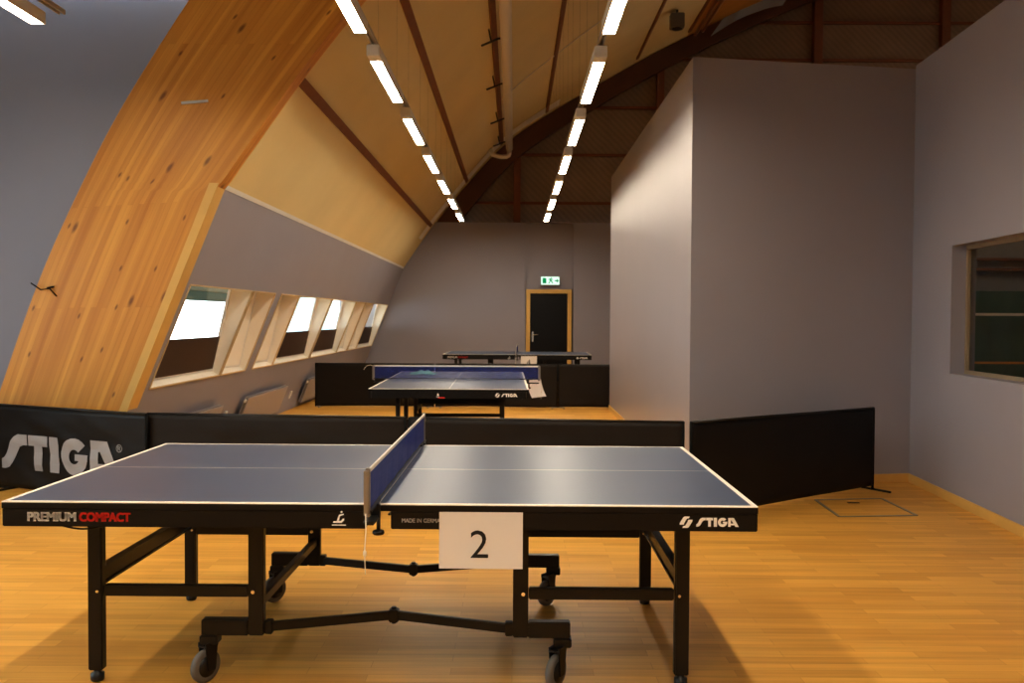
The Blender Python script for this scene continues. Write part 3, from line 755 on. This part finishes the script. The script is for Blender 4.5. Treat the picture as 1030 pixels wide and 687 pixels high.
    for q in (-1, 1):
        m = MB(); m.box((xn-.010, min(q*.90, q*.915), .745), (xn+.006, max(q*.90, q*.915), zt+.004), bev=.003); m.box((xn-.014, min(q*.915, q*.926), .752), (xn+.004, max(q*.915, q*.926), zt-.004), bev=.002)
        po = m.build('net_post', M['steel'], net)
        m = MB(); m.box((xn-.012, min(q*.70, q*.91), .7605), (xn+.012, max(q*.70, q*.91), .768)); m.box((xn-.02, min(q*.775, q*.91), .715), (xn+.02, max(q*.775, q*.91), .728), bev=.003); m.box((xn-.016, min(q*.775, q*.80), .715), (xn+.022, max(q*.775, q*.80), .768), bev=.003)
        m.build('clamp', M['hub'], po)
        m = MB(); m.cyl((xn+.018, q*.80, .672), (xn+.018, q*.80, .728), .007, 10); m.lathe([(.010, .676), (.020, .672), (.022, .664), (.018, .658), (.008, .656)], Matrix.Translation((xn+.018, q*.80, 0)), 16); m.build('clamp_knob', M['black_steel'], po)
    m = MB(); pts = [(xn-.006, -.93, .76), (xn-.004, -.935, .70), (xn-.008, -.935, .64), (xn-.008, -.935, .60), (xn-.006, -.932, .55)]
    m.tube(pts, .0022, 6); m.lathe([(.002, .612), (.006, .617), (.006, .630), (.002, .636)], Matrix.Translation((xn-.008, -.935, 0)), 8); m.build('net_cord', M['cord'], net)
    m = MB(); m.tube([(xn, .915, .905), (xn-.002, .95, .912), (xn-.004, .985, .905), (xn-.006, 1.01, .88), (xn-.004, 1.02, .86)], .003, 6); m.build('net_cord', M['cord'], net)
    # loose cable loop beneath the front apron
    m = MB(); m.tube([(-1.22+.22*i/12, -.70, .668-.022*sin(pi*i/12)) for i in range(13)], .004, 6); m.build('release_cable', M['hub'], t)
    return t

T1 = make_table('blue table tennis table nearest, with white paper 2 on its side')
T1.location = (-.484, 4.03, 0); T1.rotation_euler = (0, 0, -.007)
T2 = dup(T1); T2['label'] = 'blue table tennis table turned end-on beyond the front barriers, with teal cloth on it'
T2.location = (-.63, 9.95, 0); T2.rotation_euler = (0, 0, radians(90.6))
T3 = dup(T1); T3['label'] = 'blue table tennis table farthest away, in front of the black door'
T3.location = (.075, 17.45, 0); T3.rotation_euler = (0, 0, -.02)

# number papers
def paper(name, label, txt, w, h, table, y_off, x_off, tilt, curl, top=.734, yaw=0):
    o = thing(name, label, 'paper', (0, 0, 0), 0, 'number papers taped to the tables')
    m = MB(); nx, nz = 10, 8; V = []
    def pt(u, v):   # u,v 0..1 ; v from the top
        y = -curl*(v**2)-.012*curl*10*sin(u*2.6)*v
        return (w*(u-.5), y-.001, -h*v)
    for j in range(nz+1): V.append([m.bm.verts.new(pt(i/nx, j/nz)) for i in range(nx+1)])
    for j in range(nz):
        for i in range(nx): m.bm.faces.new([V[j][i], V[j][i+1], V[j+1][i+1], V[j+1][i]]).smooth = True
    sh = m.build('sheet', M['paper'], o)
    if txt:
        tw, th = .076, .100
        def fn(u, v):
            uu = .5+(u-tw/2)/w; vv = .565-(v-th/2)/h
            p = pt(uu, vv); return (p[0], p[1]-.0012, p[2])
        fit_text(txt, tw*(.85 if txt == '2' else .9), th, 'numeral', M['ink'], o, fn)
    c, s = cos(table.rotation_euler.z), sin(table.rotation_euler.z)
    lx, ly = x_off, -Wh+y_off
    o.location = (table.location.x+c*lx-s*ly, table.location.y+s*lx+c*ly, top)
    o.rotation_euler = (tilt, 0, table.rotation_euler.z-yaw)
    if yaw: o.location += Vector((s, -c, 0))*(w/2*sin(yaw)+.012)
    return o
paper('number_paper', 'white paper with black 2 taped to the side of the nearest table', '2', .304, .206, T1, -.003, .374, 0, .004)
paper('number_paper', 'curled white paper hanging from the side of the end-on table', '', .297, .206, T2, -.004, .38, -.12, .05, yaw=.62)
paper('number_paper', 'white number paper on the side of the farthest table', '4', .297, .206, T3, -.003, .22, 0, .004)

# teal cloth on the second table
m = MB(); n = 22; V = []
for j in range(n+1):
    row = []
    for i in range(n+1):
        u, v = i/n*2-1, j/n*2-1; r = sqrt(u*u+v*v)
        hgt = max(0, .055*(1-r*r*.75))*(.55+.6*noise.noise(Vector((u*2.2, v*2.2, 1.3)))+.25)
        row.append(m.bm.verts.new((u*.15*(1+.2*noise.noise(Vector((u*3, v*3, 5)))), v*.10, max(.002, hgt))))
    V.append(row)
for j in range(n):
    for i in range(n): m.bm.faces.new([V[j][i], V[j][i+1], V[j+1][i+1], V[j+1][i]]).smooth = True
cl = m.build('cloth', M['cloth']); cl.location = (-1.08, 10.75, .7605); tag(cl, 'crumpled teal cloth lying on the end-on table behind its net', 'cloth')

# ---------------------------------------------------------------- barriers
def barrier(p0, p1, label, seed, group, amp=.010, hgt=.70, fab='fabric', brand=False, feet='hub', rise=0.0, foot_in=.08):
    p0 = Vector((*p0, 0)); p1 = Vector((*p1, 0)); d = p1-p0; L = d.length
    o = thing('barrier', label, 'barrier', p0, atan2(d.y, d.x), group)
    rr = random.Random(seed)
    m = MB(); nx, nz = 60, 16
    def disp(x, z):
        a = min(1, 5*min(x, L-x)/L)*min(1, 4*(hgt-z)/hgt+.15)
        return a*amp*(1.2*noise.noise(Vector((x*2.0, z*7+seed*3.1, seed)))+1.0*sin(z*11+x*2.3+seed)*noise.noise(Vector((x*1.3, seed, 2.2)))+.7*noise.noise(Vector((x*5+z*9, z*6, seed*2))))
    def topz(x): return hgt-.010*4*(x/L)*(1-x/L)*(amp/.010)*.6
    def botz(x): return .018+rise*(x/L)**3+.006*sin(x*3+seed)
    G = {}
    for side in (-1, 1):
        for j in range(nz+1):
            for i in range(nx+1):
                x = L*i/nx; z = botz(x)+(topz(x)-botz(x))*j/nz
                G[side, i, j] = m.bm.verts.new((x, side*.007+disp(x, z), z))
        for j in range(nz):
            for i in range(nx): m.bm.faces.new([G[side, i, j], G[side, i+1, j], G[side, i+1, j+1], G[side, i, j+1]]).smooth = True
    for i in range(nx):
        m.bm.faces.new([G[-1, i, nz], G[-1, i+1, nz], G[1, i+1, nz], G[1, i, nz]]); m.bm.faces.new([G[-1, i, 0], G[-1, i+1, 0], G[1, i+1, 0], G[1, i, 0]])
    for j in range(nz):
        m.bm.faces.new([G[-1, 0, j], G[-1, 0, j+1], G[1, 0, j+1], G[1, 0, j]]); m.bm.faces.new([G[-1, nx, j], G[-1, nx, j+1], G[1, nx, j+1], G[1, nx, j]])
    sheet = m.build('fabric_panel', M[fab], o)
    m = MB(); m.cyl((0, 0, hgt-.004), (L, 0, hgt-.004), .010, 10); m.build('top_rod', M['hub'], o)
    for x in (.004, L-.004):
        m = MB(); m.cyl((x, .0, .01), (x, .0, hgt), .011, 10); ps = m.build('post', M['post'], o)
        xf = x+(foot_in if x < L/2 else -foot_in)
        m = MB(); m.bar((xf, -.16, .008), (xf, .16, .008), .022, .016, bev=.004); m.bar((x, 0, .012), (xf, 0, .012), .016, .014); m.build('foot', M[feet], ps)
    if brand:
        st, w = stiga_polys()
        S = .288; x0, z0 = .19, .177
        q = MB()
        kx = (1.545-.19)/(w*S)
        def fn(u, v):
            x = x0+u*kx; z = z0+v
            return (x, -.0150+disp(x, z), z)
        # finely cut so that the letters lie in the folds
        lay_polys(q, [[(u*S, v*S) for u, v in p] for p in st], lambda u, v: (u, 0, v))
        bmesh.ops.subdivide_edges(q.bm, edges=q.bm.edges[:], cuts=3, use_grid_fill=True)
        for v in q.bm.verts: v.co = Vector(fn(v.co.x, v.co.z))
        q.build('brand_lettering', M['letter_grey'], sheet)
        text_mesh('®', .085, 'registered_mark', M['letter_grey'], sheet, lambda u, v: (1.485+u, -.018+disp(1.5, .43), .39+v))
    return o
G1 = 'black court barriers in the front row'; G2 = 'black court barriers in the far row'
barrier((-4.40, 7.535), (-2.772, 6.80), 'black fabric barrier with large pale lettering, beside the pine arch', 1, G1, .012, brand=True, foot_in=.26)
barrier((-2.79, 6.845), (-.80, 6.667), 'plain black barrier behind the left half of the nearest table', 2, G1, .014, fab='fabric_brown')
barrier((-.770, 6.66), (1.225, 6.473), 'plain black barrier behind the right half of the nearest table, ending at the partition corner', 3, G1, .008, fab='fabric_brown')
barrier((1.276, 6.475), (3.04, 7.60), 'black barrier leading diagonally to the grey front wall at right', 4, G1, .006, rise=.03, foot_in=-.02)
barrier((-3.17, 14.42), (-1.275, 14.42), 'black barrier of the far row, nearest the slanted windows', 5, G2, .006, feet='steel')
barrier((-1.245, 14.42), (.70, 14.41), 'black barrier of the far row, directly behind the end-on table', 6, G2, .007, feet='steel', fab='fabric_brown')
barrier((.715, 14.41), (2.66, 14.41), 'black barrier of the far row, running behind the grey partition', 7, G2, .007, feet='steel', fab='fabric_brown')

# ---------------------------------------------------------------- lamps
def lamp(label, grp, x, y, z=3.45):
    o = thing('ceiling_lamp', label, 'lamp', (x, y, z), 0, grp)
    m = MB(); m.box((-.05, -.17, .012), (.05, 1.36, .075), bev=.006); m.box((-.05, -.17, -.012), (.05, -.005, .02), bev=.006); m.box((-.05, 1.345, -.012), (.05, 1.36, .02), bev=.004)
    for q in (-1, 1): m.box((min(q*.043, q*.049), -.005, -.014), (max(q*.043, q*.049), 1.345, .06))
    m.build('housing', M['lamp_white'], o)
    m = MB(); m.box((-.042, 0, -.003), (.042, 1.34, .014)); m.build('diffuser', M['lamp_glow'], o)
    return o
ORD = ['nearest', 'second', 'third', 'fourth', 'fifth', 'sixth', 'seventh']
def row(x, y_first, ks, side, y0, y1, ref):
    rl = thing('lamp_rail', 'thin rail carrying the %s row of ceiling lamps' % side, 'rail', (x, 0, 3.56))
    m = MB()
    for dx in (-.018, .018): m.box((dx-.006, y0, -.02), (dx+.006, y1, .012))
    m.box((-.018, y0, .004), (.018, y1, .012)); m.build('track', M['rail'], rl)
    for kk in ks:
        yy = y_first+2.06*kk
        (qx, qz), n_ = at_s(max(x, -1.4))
        top = qz if x > -1.3 else 4.35
        for dyy in (.1, 1.24):
            m = MB(); m.cyl((0, yy+dyy, .0), (0, yy+dyy, top-3.56-.003), .0007, 6); m.box((-.012, yy+dyy-.015, -.04), (.012, yy+dyy+.015, .002))
            m.build('hanger', M['hook'], rl)
    return rl
for kk in range(-5, 6):
    for x, side in ((-1.09, 'left'), (.655, 'right')):
        if kk >= -1: lab = '%s visible lamp in the %s row of lit ceiling lamps' % (ORD[kk+1], side)
        else: lab = 'lit ceiling lamp of the %s row above the front of the room' % side
        lamp(lab, 'lit lamps in the two ceiling rows', x, 7.12+2.06*kk)
row(-1.09, 7.12, range(-5, 6), 'left', -3.5, 18.95, 0); row(.655, 7.12, range(-5, 6), 'right', -3.5, 18.95, 0)
for kk in range(0, 3):
    lamp('lit ceiling lamp before the wall left of the pine arch' if kk == 0 else 'lit ceiling lamp of the short left row, out over the front bay', 'lit lamps over the front-left bay', -3.28, 4.90-2.06*kk)
rl = row(-3.17, 4.90, (), 'short far-left', .5, 6.36, 0)

# ---------------------------------------------------------------- radiators, outlets on the leaning wall
def radiator(label, y0, y1):
    o = thing('radiator', label, 'radiator', (xw(.1)+.05, y0, .09), 0, 'flat radiators under the slanted windows')
    t = Vector((.371, 0, .928)); n = Vector((.928, 0, -.371)); L = y1-y0; h = .40
    def P(a, b, c): return t*a+Vector((0, b, 0))+n*c
    def slab(m, a0, a1, b0, b1, c0, c1):
        m.box((a0, b0, c0), (a1, b1, c1), m=Matrix(((t.x, 0, n.x, 0), (0, 1, 0, 0), (t.z, 0, n.z, 0), (0, 0, 0, 1))), bev=.005)
    m = MB(); slab(m, 0, h, 0, L, .038, .05); slab(m, 0, h, 0, L, .0, .012); m.build('panel', M['radiator'], o)
    m = MB(); 
    slab(m, h-.02, h-.008, .0, L, .012, .038); m.build('top_grille', M['rad_grille'], o)
    for b in (0, L-.01):
        m = MB(); slab(m, .0, h-.015, b, b+.01, .012, .038)
        m.build('side_cover', M['rad_grille'], o)
    m = MB(); slab(m, h-.07, h-.03, -.05, 0, .012, .036); m.build('valve', M['outlet'], o)
    m = MB()
    for b in (.25, L-.25): slab(m, .08, .3, b-.02, b+.02, -.06, .0)
    m.build('wall_bracket', M['rad_grille'], o)
    return o
radiator('flat grey radiator under the first wide window, next to the arch', 8.3, 10.06)
radiator('flat grey radiator under the middle windows, clear of the barriers', 11.02, 12.95)
radiator('flat grey radiator partly hidden behind the far barriers', 14.35, 16.5)
for lab, y, z in (('white wall socket low on the slanted wall beside the third radiator', 13.75, .25), ('white wall socket low on the slanted wall between the first two radiators', 10.6, .27)):
    o = thing('wall_socket', lab, 'socket', (xw(z), y, z), 0, 'white wall sockets')
    tm = Matrix(((.928, 0, .371, 0), (0, 1, 0, 0), (-.371, 0, .928, 0), (0, 0, 0, 1)))
    m = MB(); m.box((0, -.045, -.06), (.02, .045, .06), m=tm, bev=.005); m.build('plate', M['outlet'], o)
    m = MB()
    for zz in (-.03, .03): m.box((.02, -.025, zz-.02), (.023, .025, zz+.02), m=tm, bev=.002)
    m.build('outlet_face', M['lamp_white'], o)

# ---------------------------------------------------------------- small things
# exit sign
o = thing('exit_sign', 'lit green and white emergency exit sign above the black door', 'sign', (.81, YB, 2.28))
m = MB(); m.box((-.22, -.05, -.10), (.22, .068, .10), bev=.008); m.build('case', M['sign_case'], o)
m = MB(); m.box((-.205, -.055, -.088), (.205, -.048, .088)); face = m.build('face', M['sign_white'], o)
m = MB(); fs = lambda u, v: (u, -.0565, v)
lay_polys(m, [[(-.17, -.06), (-.085, -.06), (-.085, .06), (-.17, .06)],                      # doorway
              [(-.045, -.065), (-.02, -.065), (.005, -.01), (.03, -.03), (.05, -.065), (.07, -.06), (.045, -.01), (.03, .01), (.025, .035), (.055, .015), (.07, .02), (.045, .045), (0, .05), (-.04, .03), (-.035, .015), (-.005, .028), (-.012, -.008)],
              [(.02, .055), (.032, .052), (.042, .06), (.036, .074), (.022, .074), (.014, .064)],
              [(.10, .012), (.10, -.012), (.15, -.012), (.15, -.05), (.195, 0), (.15, .05), (.15, .012)]], fs)
m.build('pictogram', M['sign_green'], face)

# white pipe under the vault
o = thing('white_pipe', 'long white pipe running under the vault with an elbow at its far end', 'pipe', (-.12, 9, 5.06))
m = MB(); m.tube([(0, -2, 0), (0, 4, 0), (0, 10.4, 0)], .075, 14); m.build('pipe_run', M['pipe'], o)
m = MB(); m.tube([(0, 10.4, .0), (0, 10.47, -.02), (0, 10.5, -.09), (-.01, 10.5, -.13), (-.06, 10.5, -.16), (-.20, 10.5, -.16), (-.36, 10.5, -.12), (-.42, 10.5, 0)], .05, 10); m.build('elbow', M['pipe'], o)
for yy in (.2, 3, 5.3, 7.8, 10.0):
    m = MB(); m.tube([(0.0, yy, .07), (-.10, yy, .06), (-.22, yy, .01), (-.33, yy+.05, -.02)], .014, 6); m.bar((-.20, yy, .02), (-.25, yy, .26), .02, .02); m.build('hook', M['hook'], o)
# thin cable slung across the vault
m = MB(); A = Vector((-.1, 15.6, 5.48)); B = Vector((2.6, 14.2, 7.13))
pts = []
for i in range(25):
    x = -.25+3.0*i/24; (qx, qz), n_ = at_s(x); pts.append((qx+n_[0]*.02, 16.2-.55*i/24*3, qz+n_[1]*.02))
m.tube(pts, .008, 6); tag(m.build('cable', M['cord']), 'thin pale cable running diagonally across the vault boards', 'cable')
# grey box under the vault
o = thing('loudspeaker', 'small dark grey box hanging under the vault above the partition', 'speaker', (3.1, 17.5, 7.15))
m = MB(); m.box((-.13, -.11, -.14), (.13, .11, .14), bev=.015); m.build('case', M['grey_box'], o)
m = MB(); m.lathe([(.04, -.15), (.09, -.155), (.10, -.135)], Matrix.Identity(4), 16); m.build('horn', M['hook'], o)
m = MB(); m.bar((0, 0, .13), (0, 0, .22), .04, .04); m.build('bracket', M['hook'], o)
# plastic sheet on the far arch; its pale colour stands for reflected light
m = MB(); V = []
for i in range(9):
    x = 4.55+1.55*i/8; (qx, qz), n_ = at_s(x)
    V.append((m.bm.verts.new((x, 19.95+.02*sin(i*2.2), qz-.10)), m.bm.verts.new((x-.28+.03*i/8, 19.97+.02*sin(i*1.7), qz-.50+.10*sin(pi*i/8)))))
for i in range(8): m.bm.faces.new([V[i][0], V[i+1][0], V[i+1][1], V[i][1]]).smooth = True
tag(m.build('sheen_sheet', M['sheeting']), 'plastic sheet with a pale blue-grey light reflection in its colour, against the dark far arch, upper right', 'sheet')
# lit pipes along the vault
for dx, dz, lab in ((0, 0, 'copper-coloured conduit along the vault above the partition, lower of two'), (.16, .08, 'copper-coloured conduit along the vault above the partition, upper of two')):
    m = MB(); m.cyl((3.95+dx, 9.5, 7.68+dz), (3.95+dx, 20, 7.68+dz), .035, 10)
    tag(m.build('conduit', mat('copper_conduit', (.70, .36, .18), .3, metal=.6)), lab, 'conduit', 'conduits along the vault')
# floor hatch
o = thing('floor_hatch', 'square floor hatch with grey metal edging beside the right end of the front barrier row', 'hatch', (2.68, 6.9, 0))
C4 = [Vector((2.414-2.68, 7.173-6.9, .002)), Vector((2.971-2.68, 7.245-6.9, .002)), Vector((2.975-2.68, 6.621-6.9, .002)), Vector((2.385-2.68, 6.566-6.9, .002))]
m = MB()
for i in range(4): m.bar(C4[i], C4[(i+1) % 4], .022, .004)
m.build('metal_edging', M['hatch'], o)
m = MB(); m.box((-.05, .15, .001), (.04, .175, .005), bev=.001); m.build('lift_ring', M['hook'], o)

# ---------------------------------------------------------------- unseen lamps added to brighten the big hall beyond the partition wall
for (x, y) in ((8.2, 12.0), (11.5, 14.0)):
    o = thing('added_hall_lamp', 'added unseen lamp brightening the dim neighbouring hall', 'lamp', (x, y, 9.1), 0, 'added lamps of the neighbouring hall')
    m = MB(); m.box((-.1, -.6, 0), (.1, .6, .08), bev=.01); m.build('housing', M['lamp_white'], o)
    m = MB(); m.box((-.09, -.58, -.012), (.09, .58, .004)); m.build('diffuser', mat_emit('added_hall_diffuser', (1, .85, .66), 95), o)
    (qx, qz), n_ = at_s(x)
    m = MB(); m.cyl((0, 0, .08), (0, 0, qz-9.1), .004, 6); m.build('hanger', M['rail'], o)

# ---------------------------------------------------------------- sky and colour
w = bpy.data.worlds.new('sky'); scene.world = w; w.use_nodes = True
bg = w.node_tree.nodes['Background']; bg.inputs['Color'].default_value = (.86, .95, 1, 1); bg.inputs['Strength'].default_value = 5.0
scene.view_settings.view_transform = 'Standard'
scene.view_settings.look = 'Medium High Contrast'
scene.view_settings.exposure = 0
scene.view_settings.gamma = 1
scene.cycles.use_denoising = True
scene.cycles.max_bounces = 8; scene.cycles.diffuse_bounces = 5; scene.cycles.transparent_max_bounces = 12
